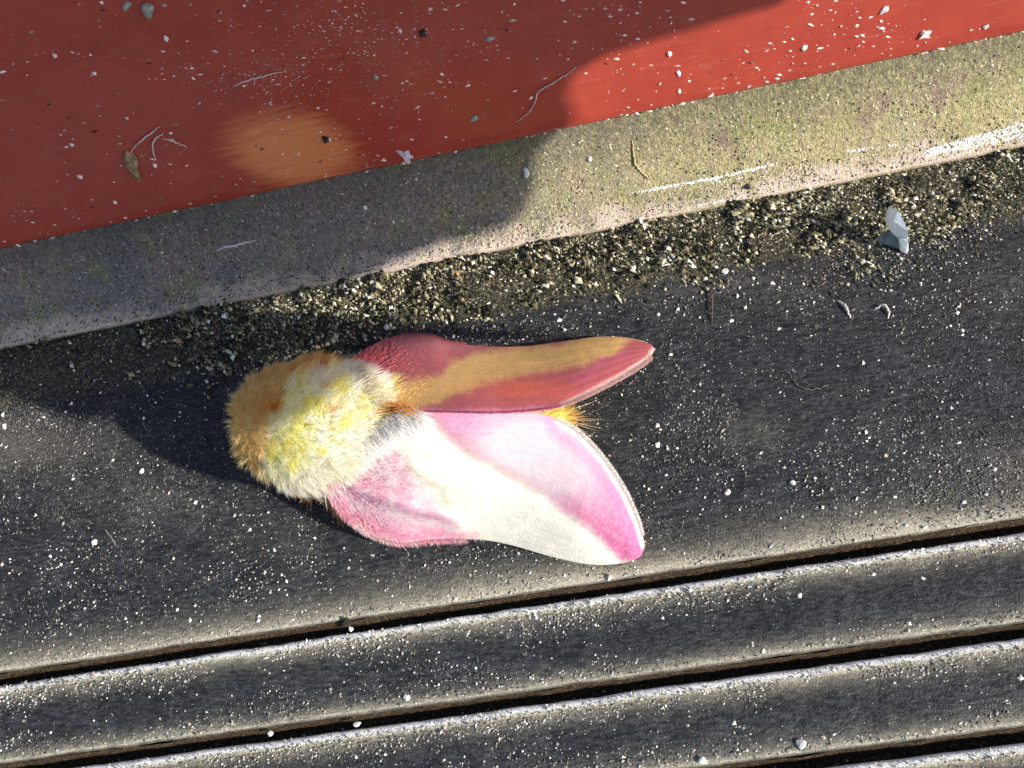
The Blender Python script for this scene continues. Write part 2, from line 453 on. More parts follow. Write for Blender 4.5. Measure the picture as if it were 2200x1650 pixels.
shade_leaf = thing('shade_leaf', (float(s0[0]) + 3, float(s0[1]) + 3, -1.2), 'added unseen green blocker, cut to cast the shade at upper left', 'shade_leaf')
lb = bpy.data.objects.new('shade_blade', me); C.objects.link(lb); lb.parent = shade_leaf; lb.location = -shade_leaf.location

def tube_np(P, R, seg=6, cap=True):
    P = np.asarray(P, float); R = np.broadcast_to(np.asarray(R, float), (len(P),))
    T = np.gradient(P, axis=0); T /= np.linalg.norm(T, axis=1)[:, None] + 1e-12
    ref = np.array([0, 0, 1.]) if abs(T[:, 2]).mean() < .8 else np.array([1., 0, 0])
    A = np.cross(T, ref); A /= np.linalg.norm(A, axis=1)[:, None] + 1e-12; B = np.cross(T, A)
    a = np.arange(seg) * 2 * np.pi / seg
    V = P[:, None] + R[:, None, None] * (np.cos(a)[None, :, None] * A[:, None] + np.sin(a)[None, :, None] * B[:, None])
    n = len(P); F_ = []
    for i in range(n - 1):
        for j in range(seg):
            F_.append((i * seg + j, i * seg + (j + 1) % seg, (i + 1) * seg + (j + 1) % seg, (i + 1) * seg + j))
    return V.reshape(-1, 3), np.array(F_)
V_, F_ = tube_np(catmull([s0, s0 + [1.5, 1.5, -.5], s0 + [2.8, 2.8, -6], [shade_leaf.location[0], shade_leaf.location[1], -1.3]], 24), .35, 8)
mesh_np('shade_stem', V_, F_, SHADE_LEAF, shade_leaf, smooth=True)

# ------------------------------------------------------------------ grains
OV = np.array([[1, 0, 0], [-1, 0, 0], [0, 1, 0], [0, -1, 0], [0, 0, 1], [0, 0, -1]], float)
OF = np.array([[0, 2, 4], [2, 1, 4], [1, 3, 4], [3, 0, 4], [2, 0, 5], [1, 2, 5], [3, 1, 5], [0, 3, 5]])
def grains(name, P, r, col, parent=None, elong=1.0, N=None, mat=GRIT, ang=None, label=None):
    """many jittered octahedra in one mesh, tangent to normal N"""
    n = len(P); r = np.asarray(r)
    S = r[:, None] * np.stack([1 + (elong - 1) * rng.random(n) + .25 * rng.random(n), .7 + .5 * rng.random(n), .55 + .5 * rng.random(n)], 1)
    V = OV[None] * S[:, None] * (.75 + .5 * rng.random((n, 6, 1)))
    V += (rng.random((n, 6, 3)) - .5) * r[:, None, None] * .6
    a = rng.random(n) * 2 * np.pi if ang is None else ang + rng.normal(0, .35, n)
    c, s = np.cos(a), np.sin(a)
    x = V[..., 0] * c[:, None] - V[..., 1] * s[:, None]; y = V[..., 0] * s[:, None] + V[..., 1] * c[:, None]; z = V[..., 2]
    if N is None: W = np.stack([x, y, z], -1)
    else:
        N = np.asarray(N, float); X = np.tile([1., 0, 0], (n, 1)); Yb = np.cross(N, X)
        W = x[..., None] * X[:, None] + y[..., None] * Yb[:, None] + z[..., None] * N[:, None]
    W = W + P[:, None]
    Fc = (OF[None] + 6 * np.arange(n)[:, None, None]).reshape(-1, 3)
    o = mesh_np(name, W.reshape(-1, 3), Fc, mat, parent, col=np.repeat(col, 6, 0))
    o['kind'] = 'stuff'
    return o
def palette(n, cols, wts, jit=.15):
    cols = np.array(cols); i = rng.choice(len(cols), n, p=np.array(wts) / sum(wts))
    return np.clip(cols[i] * (1 + rng.normal(0, jit, (n, 1))), 0, .95)
PALE = [(.82, .81, .77), (.45, .44, .40), (.24, .23, .21), (.62, .50, .42), (.10, .09, .08)]
def floor_z(y):
    z = np.interp(y, pa[::-1, 0], pa[::-1, 1])
    z = np.where(y < GY[0] + GW / 2, .03, z)
    for g in GY: z = np.where(np.abs(y - g) < GW / 2 + .04, -.5, z)
    return z
def scatter_floor(n, x0=-14, x1=15, y0=-11.5, y1=3.3, dens=None):
    out = []
    while sum(map(len, out)) < n:
        P = np.stack([rng.uniform(x0, x1, n * 2), rng.uniform(y0, y1, n * 2)], 1)
        w = dens(P[:, 0], P[:, 1]); out.append(P[rng.random(len(P)) < w])
    return np.concatenate(out)[:n]
def dens_floor(x, y):
    w = .22 + .78 * sstep(.42, .68, fbm(x * .8, y * .8, 5, 4))
    w *= np.where(y > 1.5, .6, 1)
    for g in GY:
        w = np.where(np.abs(y - g) < GW / 2 + .02, .25, w)
    return w
def rsize(n, lo, hi, p): return lo + (hi - lo) * rng.random(n) ** p
Q = scatter_floor(28000, dens=dens_floor)
r = rsize(len(Q), .006, .025, 2.2)
P = np.c_[Q, floor_z(Q[:, 1]) + .4 * r]
g = grains('fine_dust', P, r, palette(len(Q), PALE, [1.1, 4, 6, .7, 3]), elong=1.3)
tag(g, 'fine pale dust specks scattered over the black rubber', 'dust')
Q = scatter_floor(45000, dens=lambda x, y: .35 + .65 * sstep(.38, .62, fbm(x * .7 + 3, y * .7, 8, 4)) * np.where(np.min([np.abs(y - g) for g in GY], 0) < GW / 2 + .02, .1, 1) + .5 * np.exp(-((y - 1.9) / .6) ** 2))
r = rsize(len(Q), .005, .014, 1.5)
P = np.c_[Q, floor_z(Q[:, 1]) + .3 * r]
g = grains('lint_specks', P, r, palette(len(Q), [(.15, .15, .15), (.09, .095, .10), (.30, .295, .28), (.16, .14, .11)], [3, 3, 1.5, 1]), elong=4.5, ang=-1.12)
g_p = []
for (px_, py_, sx_, sy_, m_) in ((60, 915, 90, 45, 2600), (150, 1090, 30, 50, 500), (360, 1080, 60, 40, 700), (1610, 925, 60, 30, 1100), (2130, 1010, 80, 50, 1500), (1500, 1180, 200, 30, 1200), (1980, 1060, 60, 20, 500)):
    w_ = rng.normal(0, 1, (m_, 2)); g_p.append(at(px_ + w_[:, 0] * sx_, py_ + w_[:, 1] * sy_, 0)[:, :2])
g_p = np.concatenate(g_p); g_p = g_p[(g_p[:, 1] > GY[0] + .2)]
r2_ = rsize(len(g_p), .005, .013, 1.5)
g2 = grains('dust_patch', np.c_[g_p, floor_z(g_p[:, 1]) + .3 * r2_], r2_, palette(len(g_p), [(.20, .19, .165), (.12, .12, .115)], [2, 3]), elong=3)
tag(g2, 'faint beige dust smudges on the wide rubber pad', 'dust')
tag(g, 'fine slanting grey lint flecks covering the black rubber', 'lint')
Q = scatter_floor(1500, dens=dens_floor)
r = rsize(len(Q), .018, .045, 3)
P = np.c_[Q, floor_z(Q[:, 1]) + .5 * r]
g = grains('sand_specks', P, r, palette(len(Q), PALE, [5, 3, 1, 1, .4]), elong=1.25)
tag(g, 'scattered pale sand specks on the black rubber', 'sand')
# olive sandy dirt piled along the strip
def dens_lip(x, y):
    e = 2.35 + .35 * np.sin(x * .5 + 1) + .8 * (fbm(x * .6, y * .6, 11, 3) - .5)
    return (.10 + .90 * sstep(-9.5, -5, x)) * np.clip((y - (e - 1.3)) / 2.0, 0, 1) ** 1.8 * (.35 + .65 * sstep(.35, .6, fbm(x * 1.6, y * 1.6, 17, 3)))
Q = scatter_floor(52000, y0=.4, y1=3.34, dens=dens_lip)
clump = sstep(.35, .7, fbm(Q[:, 0] * 2.2, Q[:, 1] * 2.2, 71, 3))
r = rsize(len(Q), .008, .052, 3.8) * (.55 + .75 * clump)
P = np.c_[Q, floor_z(Q[:, 1]) + .35 * r + .16 * clump * rng.random(len(Q)) * sstep(1.6, 2.4, Q[:, 1])]
g = grains('dirt_grains', P, r, palette(len(Q), [(.28, .26, .15), (.11, .10, .05), (.58, .54, .36), (.012, .011, .007), (.85, .83, .74), (.42, .22, .12)],
                                        [4, 6, 2.6, 9, 1.0, .2]), elong=2.2, ang=2.2)
tag(g, 'olive sandy dirt piled along the foot of the metal strip', 'dirt')
# dust in the groove shoulders
Q = scatter_floor(16000, y0=-11.5, y1=-4.4, dens=lambda x, y: np.max([np.exp(-((y - g_ + .42) / .22) ** 2) + .35 * np.exp(-((y - g_ - .35) / .2) ** 2) for g_ in GY], 0))
r = rsize(len(Q), .007, .024, 2)
P = np.c_[Q, floor_z(Q[:, 1]) + .3 * r]
g = grains('groove_dust', P, r, palette(len(Q), PALE, [1.5, 3, 3, 1, 1]), elong=1.5)
tag(g, 'pale dust gathered along the groove edges', 'dust')
# specks on the strip
n = 17000
x = rng.uniform(-15, 16, n); y = Y_LIP + .02 + (Y_RED - Y_LIP - .04) * rng.random(n) ** 1.25
r = rsize(n, .008, .026, 2.5)
_sp = []
for (a_, b_), (c_, d_), m_ in (((1370, 413), (1545, 381), 150), ((1545, 381), (1665, 352), 90), ((1820, 325), (1960, 308), 70), ((1500, 440), (1600, 424), 50), ((1985, 325), (2210, 262), 900)):
    for q_ in rng.random(m_):
        w_ = rng.normal(0, 1.6) if m_ < 900 else rng.uniform(-4, 34) * (.35 + .65 * q_)
        _sp.append(on_surface(a_ + (c_ - a_) * q_, b_ + (d_ - b_) * q_ + w_)[0])
_sp = np.array(_sp); x[:len(_sp)] = _sp[:, 0]; y[:len(_sp)] = np.clip(_sp[:, 1], Y_LIP + .01, Y_RED - .02); r[:len(_sp)] = rng.uniform(.010, .022, len(_sp))
sl = (strip_z(y + .02) - strip_z(y - .02)) / .04
Nn = np.stack([np.zeros(n), -sl, np.ones(n)], 1); Nn /= np.linalg.norm(Nn, axis=1)[:, None]
P = np.stack([x, y, strip_z(y)], 1) + Nn * r[:, None] * .25
pc_ = palette(n, [(.5, .46, .34), (.36, .33, .2), (.62, .54, .48), (.05, .05, .045), (.36, .40, .16), (.30, .15, .17)], [3, 3, 1.5, 4, 2, 1]); lf_ = (x < -1.5) & (rng.random(n) < .75); pc_[lf_] = pc_[lf_].mean(1, keepdims=True) * np.array([1.0, .96, .97]) * .85
pc_[:len(_sp)] = (.86, .85, .80)
g = grains('strip_dust', P, r, pc_, elong=2.0, N=Nn)
tag(g, 'grainy pale and dark dust clinging to the metal strip', 'dust')
# specks on the red board
n = 3800
xx = rng.uniform(-14, 14, n * 6); zz = rng.uniform(ZR + .1, RT - .2, n * 6)
w = .12 + .88 * sstep(.46, .68, fbm(xx * .45 + zz * .1, zz * 1.1, 31, 4))
k = rng.random(n * 6) < w; xx = xx[k][:n]; zz = zz[k][:n]; n = len(xx)
r = rsize(n, .006, .032, 3.2)
_k = 700; _q = []
for _a, _b, _sx, _sy, _m in ((590, 165, 90, 22, 200), (740, 50, 60, 25, 150), (700, 110, 120, 35, 200), (950, 90, 90, 40, 150)):
    for _i in range(_m):
        _q.append(on_surface(_a + rng.normal() * _sx, max(2, _b + rng.normal() * _sy))[0])
_q = np.array(_q); xx[200:200 + _k] = _q[:, 0]; zz[200:200 + _k] = _q[:, 2]; r[200:200 + _k] = rsize(_k, .005, .018, 2)
ne = 160; zz[:ne] = ZR + .03 + .03 * rng.random(ne); r[:ne] *= 1.2
Nn = np.tile(NB_, (n, 1))
P = np.stack([xx, board_y(zz), zz], 1) + Nn * r[:, None] * .3
g = grains('board_dust', P, r, palette(n, [(.8, .62, .58), (.6, .42, .38), (.42, .3, .26), (.1, .03, .02)], [4, 3, 2, 1.0]), elong=2.6, N=Nn, ang=-.15)
tag(g, 'small pinkish white dust specks stuck to the red paint', 'dust')

# ------------------------------------------------------------------ single crumbs, chips and fibres
def ico(sub=1):
    b = bmesh.new(); bmesh.ops.create_icosphere(b, subdivisions=sub, radius=1)
    V = np.array([v.co[:] for v in b.verts]); Fc = np.array([[v.index for v in f.verts] for f in b.faces]); b.free(); return V, Fc
IV, IF = ico(2)
cr = np.random.default_rng(99)
def crumb(name, px, py, w, h, rot, mat, label, cat, thick=.6, rough=.35, lift=.5, group=None):
    """w,h size in photo pixels, rot in degrees in the plane of its surface"""
    P, N = on_surface(px, py)
    sc = np.linalg.norm(P - CAM) / F
    a, b = w * sc / 2, h * sc / 2
    if N[1] < -.8: b /= .68
    else: b /= .9
    b = min(b, 3 * max(a, .02)) if h > w else b
    a *= .74; b *= .74
    V = IV.copy()
    k = cr.random(4) * 9
    d = 1 + rough * (np.sin(V[:, 0] * 3 + k[0]) * np.cos(V[:, 1] * 3.4 + k[1]) * .6 + (cr.random(len(V)) - .5) * .8)
    V = V * d[:, None]
    V *= [a, b, thick * min(a, b)]
    t = math.radians(rot); V[:, :2] = V[:, :2] @ np.array([[math.cos(t), math.sin(t)], [-math.sin(t), math.cos(t)]])
    X = np.array([1., 0, 0]); Yb = np.cross(N, X)
    hgt = thick * min(a, b) * lift
    base = P
    W = V[:, :1] * X + V[:, 1:2] * Yb + V[:, 2:] * N + N * hgt
    o = mesh_np(name, W, IF, mat)
    o.location = Vector(base)
    tag(o, label, cat, group); return o
def fibre(name, pts, wpx, mat, label, cat, arch=.03, group=None):
    W = []
    for i, (a, b) in enumerate(pts):
        P, N = on_surface(a, b); q = i / (len(pts) - 1)
        W.append(P + N * (.02 + arch * math.sin(math.pi * q)))
    W = np.array(W); base = W[0].copy(); W = catmull(W, 10 * len(pts)) - base
    W += (fbm(np.arange(len(W)) * .6, np.zeros(len(W)), int(pts[0][0]) % 50, 3)[:, None] - .5) * .05
    R = wpx / 200 * (1 - .6 * np.abs(np.linspace(-1, 1, len(W))) ** 2)
    V, Fc = tube_np(W, R, 5); o = mesh_np(name, V, Fc, mat, smooth=True); o.location = Vector(base)
    tag(o, label, cat, group); return o
# on the red board
crumb('bark_crumb', 286, 352, 30, 62, -10, TAN, 'tan bark crumb on the shaded red board, just below the pale fibres', 'crumb', .8, .7)
crumb('grit_stone', 318, 18, 32, 26, 0, GREY, 'largest grey grit stone at the top edge of the red board', 'grit stone', .9, .5)
crumb('sliver', 272, 12, 34, 12, 38, GREY, 'grey pointed sliver left of the grey grit stone', 'sliver', .6)
crumb('speck', 357, 82, 13, 12, 0, PINKW, 'round white speck under the grey grit stone', 'speck')
crumb('speck', 333, 355, 13, 10, -30, PINKW, 'white oval speck right of the tan bark crumb', 'speck')
crumb('speck', 203, 157, 13, 9, 20, PINKW, 'white speck between the grey stone and the bark crumb, far left', 'speck')
crumb('speck', 118, 119, 12, 9, 0, PINKW, 'white speck nearest the top left corner on red', 'speck')
crumb('speck', 155, 311, 11, 9, 0, PINKW, 'white speck left of the bark crumb on red', 'speck')
crumb('speck', 172, 379, 14, 10, -20, PINKW, 'white speck lower left of the bark crumb', 'speck')
crumb('speck', 247, 434, 11, 8, -20, PINKW, 'small white speck directly under the bark crumb near the board foot', 'speck')
crumb('flake', 873, 333, 30, 32, 20, LILAC, 'pale lilac flake at the foot of the red board, above the metal strip', 'flake', .25, .8)
crumb('dark_crumb', 908, 71, 20, 16, 0, DARKC, 'dark brown crumb high on the shaded red board', 'crumb', .8, .6)
crumb('dark_crumb', 700, 298, 18, 14, 0, DARKC, 'dark crumb with a white dot in the orange patch', 'crumb', .8, .5)
crumb('speck', 709, 297, 7, 9, 0, PINKW, 'tiny white dot on the dark crumb in the orange patch', 'speck', 1.2, .2, 1.6)
crumb('flake', 1019, 253, 19, 13, -10, GREY, 'grey green flake on shaded red near the long pale hair', 'flake', .4, .8)
crumb('sliver', 1052, 83, 30, 9, 8, GREY, 'thin grey sliver high on the shaded red paint', 'sliver', .5)
crumb('grain', 808, 165, 14, 12, 0, GREY, 'grey grain in the middle of the shaded red board', 'grain')
crumb('speck', 860, 66, 9, 9, 0, PINKW, 'white speck left of the dark brown crumb', 'speck')
crumb('grain', 1458, 157, 12, 15, 0, PINKW, 'white grain on the sunlit red paint near the shadow edge', 'grain')
crumb('grain', 1459, 195, 10, 10, 0, PINKW, 'white grain low on sunlit red above the strip', 'grain')
crumb('grain', 1438, 115, 15, 10, -30, PINKW, 'pale double grain on sunlit red just under the shadow edge', 'grain')
crumb('sliver', 1900, 20, 26, 9, 50, PINKW, 'bent pale sliver with a shadow, at the top of the sunlit red', 'sliver', .8, .6)
crumb('sliver', 1986, 72, 26, 14, 30, PINKW, 'forked white sliver on the sunlit red at right', 'sliver', .6, .8)
crumb('sliver', 2118, 57, 16, 8, 35, PINKW, 'white sliver on red nearest the right edge', 'sliver')
crumb('chip', 1728, 102, 17, 10, 20, PINKW, 'flat white chip in the middle of the sunlit red', 'chip')
fibre('hair', [(1107, 262), (1135, 240), (1150, 215), (1156, 195), (1180, 180), (1215, 160), (1240, 140)], 2.8, HAIRP, 'long wavy pale hair crossing to the shadow edge on red', 'hair')
fibre('fibre', [(277, 336), (286, 318), (305, 298), (330, 280), (344, 270)], 3.4, HAIRP, 'curved pale fibre above the tan bark crumb', 'fibre')
fibre('fibre', [(350, 286), (332, 299), (329, 318), (336, 342)], 4, HAIRP, 'hooked pale fibre right of the bark crumb', 'fibre')
fibre('fibre', [(350, 296), (375, 302), (402, 314)], 3, HAIRP, 'faint straight fibre trailing right from the hooked one', 'fibre')
fibre('sliver', [(500, 184), (540, 170), (575, 160), (615, 150)], 3, HAIRP, 'long pale scratchy sliver above the orange patch', 'sliver', 0)
# on the strip
crumb('grain', 1131, 370, 18, 20, 0, WHITE, 'bright white grain on the strip at the shadow edge', 'grain', .9)
crumb('grain', 1267, 341, 12, 11, 0, WHITE, 'white grain on the sunlit strip', 'grain', .9)
crumb('grain', 1607, 402, 16, 13, 0, DARKC, 'dark grain near the pale lip of the strip', 'grain', .7)
crumb('grain', 845, 477, 7, 11, 0, WHITE, 'small upright white grain on the shaded strip', 'grain')
crumb('grain', 785, 446, 11, 11, 0, WHITE, 'faint triangular pale grain on the shaded strip', 'grain')
fibre('splinter', [(464, 537), (500, 527), (549, 516)], 7, LILAC, 'pale splinter lying on the shaded strip', 'splinter', 0)
fibre('thread', [(1358, 300), (1362, 335), (1370, 360), (1400, 388)], 4, STRAW, 'thin curved straw thread on the sunlit strip', 'thread', .02)
# on the rubber
crumb('pebble', 1173, 617, 29, 25, 20, WHITE, 'largest white pebble in the olive dirt below the strip', 'pebble', .9, .4)
crumb('pebble', 1088, 627, 20, 17, 0, WHITE, 'white pebble just left of the largest one in the dirt', 'pebble', .8)
crumb('pebble', 560, 652, 26, 20, 10, WHITE, 'cream pebble at the strip foot beside the shadow', 'pebble', .9)
crumb('pebble', 832, 705, 20, 20, 30, WHITE, 'grey white pebble in the shadow above the pink wing', 'pebble', .8)
crumb('pebble', 1727, 413, 27, 24, 0, WHITE, 'white pebble tucked under the strip lip on the right', 'pebble', .9)
crumb('pebble', 1797, 425, 16, 19, 0, WHITE, 'oval white pebble left of the yellow husk', 'pebble', .9)
crumb('pebble', 2105, 427, 20, 17, 0, WHITE, 'white pebble in the dirt nearest the right edge', 'pebble', .9)
crumb('pebble', 1203, 690, 18, 14, 30, WHITE, 'white pebble just above the end of the shaded wing', 'pebble', .9)
crumb('pebble', 1182, 700, 11, 12, 0, TAN, 'small tan pebble beside the pebble above the wing', 'pebble', .9)
crumb('pebble', 1557, 586, 20, 17, 0, WHITE, 'white pebble on dark rubber between wing tip and clear flake', 'pebble', .9)
crumb('pebble', 1659, 611, 18, 13, 0, WHITE, 'cream pebble right of the clear flake shadow, lower down', 'pebble', .9)
crumb('pebble', 1233, 592, 18, 22, 30, TAN, 'orange tan pebble in the olive dirt', 'pebble', .9)
crumb('pebble', 1432, 483, 16, 16, 0, TAN, 'orange tan pebble close under the sunlit lip', 'pebble', .9)
crumb('seed', 520, 765, 22, 24, 30, plain_mat('red_brown_seed', (.03, .008, .005), (.10, .035, .02), 5), 'dark red brown seed in the moth shadow near its head', 'seed', .7)
crumb('husk', 1940, 404, 44, 17, -8, STRAW, 'flat yellow husk in the dirt above the clear flake', 'husk', .45, .3)
crumb('grain', 307, 1013, 16, 17, 0, WHITE, 'bright white grain on the pad, left below the head', 'grain', .9)
crumb('grain', 205, 1166, 20, 18, 0, WHITE, 'pale fuzzy grain on the lower left of the pad', 'grain', .8)
crumb('grain', 12, 918, 15, 20, 0, WHITE, 'white grain at the left edge by the shadow corner', 'grain', .9)
crumb('grain', 245, 990, 12, 11, 0, WHITE, 'white grain upper left of the bright one by the head', 'grain', .9)
crumb('grain', 1412, 957, 16, 18, 0, WHITE, 'white grain right of the gap between the wings', 'grain', .9)
crumb('grain', 1412, 916, 17, 14, 20, WHITE, 'cream grain just above the white grain right of the wings', 'grain', .9)
crumb('grain', 1674, 709, 15, 12, 0, WHITE, 'bright white grain on dark rubber right of the shaded wing tip', 'grain', .9)
crumb('grain', 1572, 692, 18, 12, -20, WHITE, 'cream grain left of the brightest grain on dark rubber', 'grain', .9)
crumb('grain', 1836, 749, 10, 13, 0, WHITE, 'white grain on dark rubber under the curved white fibres', 'grain', .9)
crumb('grain', 2067, 712, 13, 15, 0, WHITE, 'yellowish grain with a shadow, far right of the fibres', 'grain', .9)
crumb('grain', 2124, 775, 11, 11, 0, WHITE, 'round white grain on the far right dark rubber', 'grain', .9)
crumb('grain', 1703, 1038, 17, 13, 0, WHITE, 'white grain on the pad right of the bright wing tip', 'grain', .9)
crumb('grain', 1563, 1058, 19, 16, 0, PINKW, 'pinkish grain on the pad right of the bright wing tip', 'grain', .7)
crumb('grain', 1310, 1241, 14, 18, 0, WHITE, 'white grain on the pad just under the bright wing tip', 'grain', .9)
crumb('grain', 755, 1352, 14, 13, 0, WHITE, 'white grain sitting on the edge of the first groove', 'grain', .9)
crumb('grain', 875, 1499, 19, 17, 10, WHITE, 'white oval grain on the rib between first and second grooves', 'grain', .9)
crumb('grain', 768, 1556, 22, 12, 0, WHITE, 'white grain lying over the edge of the second groove', 'grain', .9)
crumb('grain', 582, 1576, 15, 13, 0, WHITE, 'white grain in the second groove, left part', 'grain', .9)
crumb('grain', 1718, 1281, 16, 18, 0, WHITE, 'white grain under the first groove, right part of the rib', 'grain', .9)
crumb('grain', 1983, 1245, 13, 17, 20, WHITE, 'upright white grain with shadow near the first groove at right', 'grain', .9)
crumb('grain', 1640, 1399, 12, 11, 0, WHITE, 'round white grain with shadow just above the second groove', 'grain', .9)
crumb('grain', 1721, 1598, 26, 27, 20, WHITE, 'largest cream grain at the lower right, on the third rib', 'grain', .95, .3)
crumb('grain', 1509, 1634, 24, 17, 0, WHITE, 'smooth white grain at the bottom edge, on the third rib', 'grain', .95, .25)
crumb('dark_crumb', 745, 1338, 30, 22, 10, DARKC, 'dark moss crumb on the edge of the first groove', 'crumb', .7, .7)
crumb('dark_crumb', 435, 752, 22, 30, 20, DARKC, 'black crumb in place of a dark hole between strip and head', 'crumb', .5, .7)  # dark lump standing in for a hole
crumb('dark_crumb', 1100, 555, 42, 46, 20, DARKC, 'largest black crumb tucked under the strip lip', 'crumb', .5, .7)
crumb('dark_crumb', 1200, 590, 26, 24, 0, DARKC, 'black crumb beside the orange tan pebble', 'crumb', .5, .7)
crumb('dark_crumb', 1350, 640, 14, 12, 0, DARKC, 'black crumb in the fading dirt above the wing tip', 'crumb', .5, .7)
fibre('fibre', [(1795, 647), (1808, 655), (1820, 672), (1828, 690)], 4.5, WHITE, 'short straight white fibre on dark rubber', 'fibre', .1)
fibre('fibre', [(1878, 668), (1895, 661), (1908, 672), (1907, 690)], 4.5, WHITE, 'hooked white fibre on dark rubber', 'fibre', .1)
fibre('hair', [(1688, 790), (1700, 815), (1722, 838), (1750, 840), (1776, 831), (1783, 822)], 3, BROWNH, 'thin looped brown hair on dark rubber', 'hair', .08)
fibre('hair', [(1520, 612), (1530, 640), (1531, 680), (1528, 700)], 3, BROWNH, 'thin pale brown hair standing right of the shaded wing tip', 'hair', .1)
fibre('hair', [(205, 1110), (235, 1150), (268, 1193)], 3, GREY, 'thin straight grey hair on the lower left pad', 'hair', .02)
fibre('straw', [(745, 640), (765, 620), (790, 603)], 7, STRAW, 'short straw lying in the dirt under the strip', 'straw', .06)

# clear flake standing upright
def shard(name, pts, back, mat, parent):
    """faceted solid: the pixel outline at its own heights, thickened towards back"""
    P = np.array([at(a, b, z) for a, b, z in pts]); c0 = P.mean(0)
    Q = c0 + (P - c0) * .75 + np.array(back)
    Q[:, 2] = np.maximum(Q[:, 2], -.02)
    b = bmesh.new()
    for p in np.vstack([P, Q]): b.verts.new(p)
    r0 = bmesh.ops.convex_hull(b, input=b.verts[:])
    bmesh.ops.delete(b, geom=[v for v in b.verts if not v.link_faces], context='VERTS')
    me = bpy.data.meshes.new(name); b.to_mesh(me); b.free(); me.materials.append(mat)
    o = bpy.data.objects.new(name, me); C.objects.link(o); o.parent = parent; o.location = -parent.location
    return o
fl = thing('clear_flake', tuple(at(1935, 540, 0)), 'bluish white clear flake standing upright in the dirt at right, casting a long shadow', 'flake')
FILM = plain_mat('clear_film', (.12, .16, .19), (.36, .42, .46), 5, .3, .5, .5, .3)
shard('facet', [(1921, 505, .55), (1920, 475, 1.0), (1929, 452, 1.25), (1942, 475, 1.05), (1951, 497, .85), (1950, 512, .6), (1935, 514, .4)], (-.12, .30, -.1), SHELL, fl)
shard('facet', [(1933, 515, .5), (1944, 508, .6), (1951, 518, .5), (1952, 538, .1), (1946, 549, -.02), (1936, 543, .0)], (-.10, .22, .0), SHELL, fl)
shard('facet', [(1888, 520, .10), (1900, 505, .35), (1918, 500, .5), (1930, 515, .45), (1934, 537, .05), (1915, 530, .0)], (-.06, .12, 0), FILM, fl)

# ------------------------------------------------------------------ the moth
def sdf(poly, X, Y):
    """signed distance (inside > 0) to polygon, pixels"""
    poly = np.array(poly, float); X = np.asarray(X, float); Y = np.asarray(Y, float)
    d = np.full(X.shape, 1e9); ins = np.zeros(X.shape, bool)
    for i in range(len(poly)):
        a, b = poly[i], poly[(i + 1) % len(poly)]; e = b - a
        t = np.clip(((X - a[0]) * e[0] + (Y - a[1]) * e[1]) / (e @ e), 0, 1)
        d = np.minimum(d, np.hypot(X - a[0] - t * e[0], Y - a[1] - t * e[1]))
        c = ((a[1] > Y) != (b[1] > Y)) & (X < (b[0] - a[0]) * (Y - a[1]) / (b[1] - a[1] + 1e-12) + a[0])
        ins ^= c
    return np.where(ins, d, -d)
def ldist(line, X, Y):
    line = np.array(line, float); d = np.full(np.shape(X), 1e9)
    for a, b in zip(line[:-1], line[1:]):
        e = b - a; t = np.clip(((X - a[0]) * e[0] + (Y - a[1]) * e[1]) / (e @ e), 0, 1)
        d = np.minimum(d, np.hypot(X - a[0] - t * e[0], Y - a[1] - t * e[1]))
    return d
def blend(c, m, col):
    return c + (np.array(col) - c) * np.clip(m, 0, 1)[..., None]
def warp(X, Y, amp, s=.03, seed=50):
    return X + amp * (fbm(X * s, Y * s, seed, 3) - .5) * 2, Y + amp * (fbm(X * s, Y * s, seed + 7, 3) - .5) * 2
CREAM = (.95, .92, .82); PINK = (.86, .34, .52); HOT = (.86, .17, .42); LILA = (.70, .48, .66); ROSE = (.56, .13, .155); YEL = (.82, .53, .19); RED_ = (.78, .15, .09)
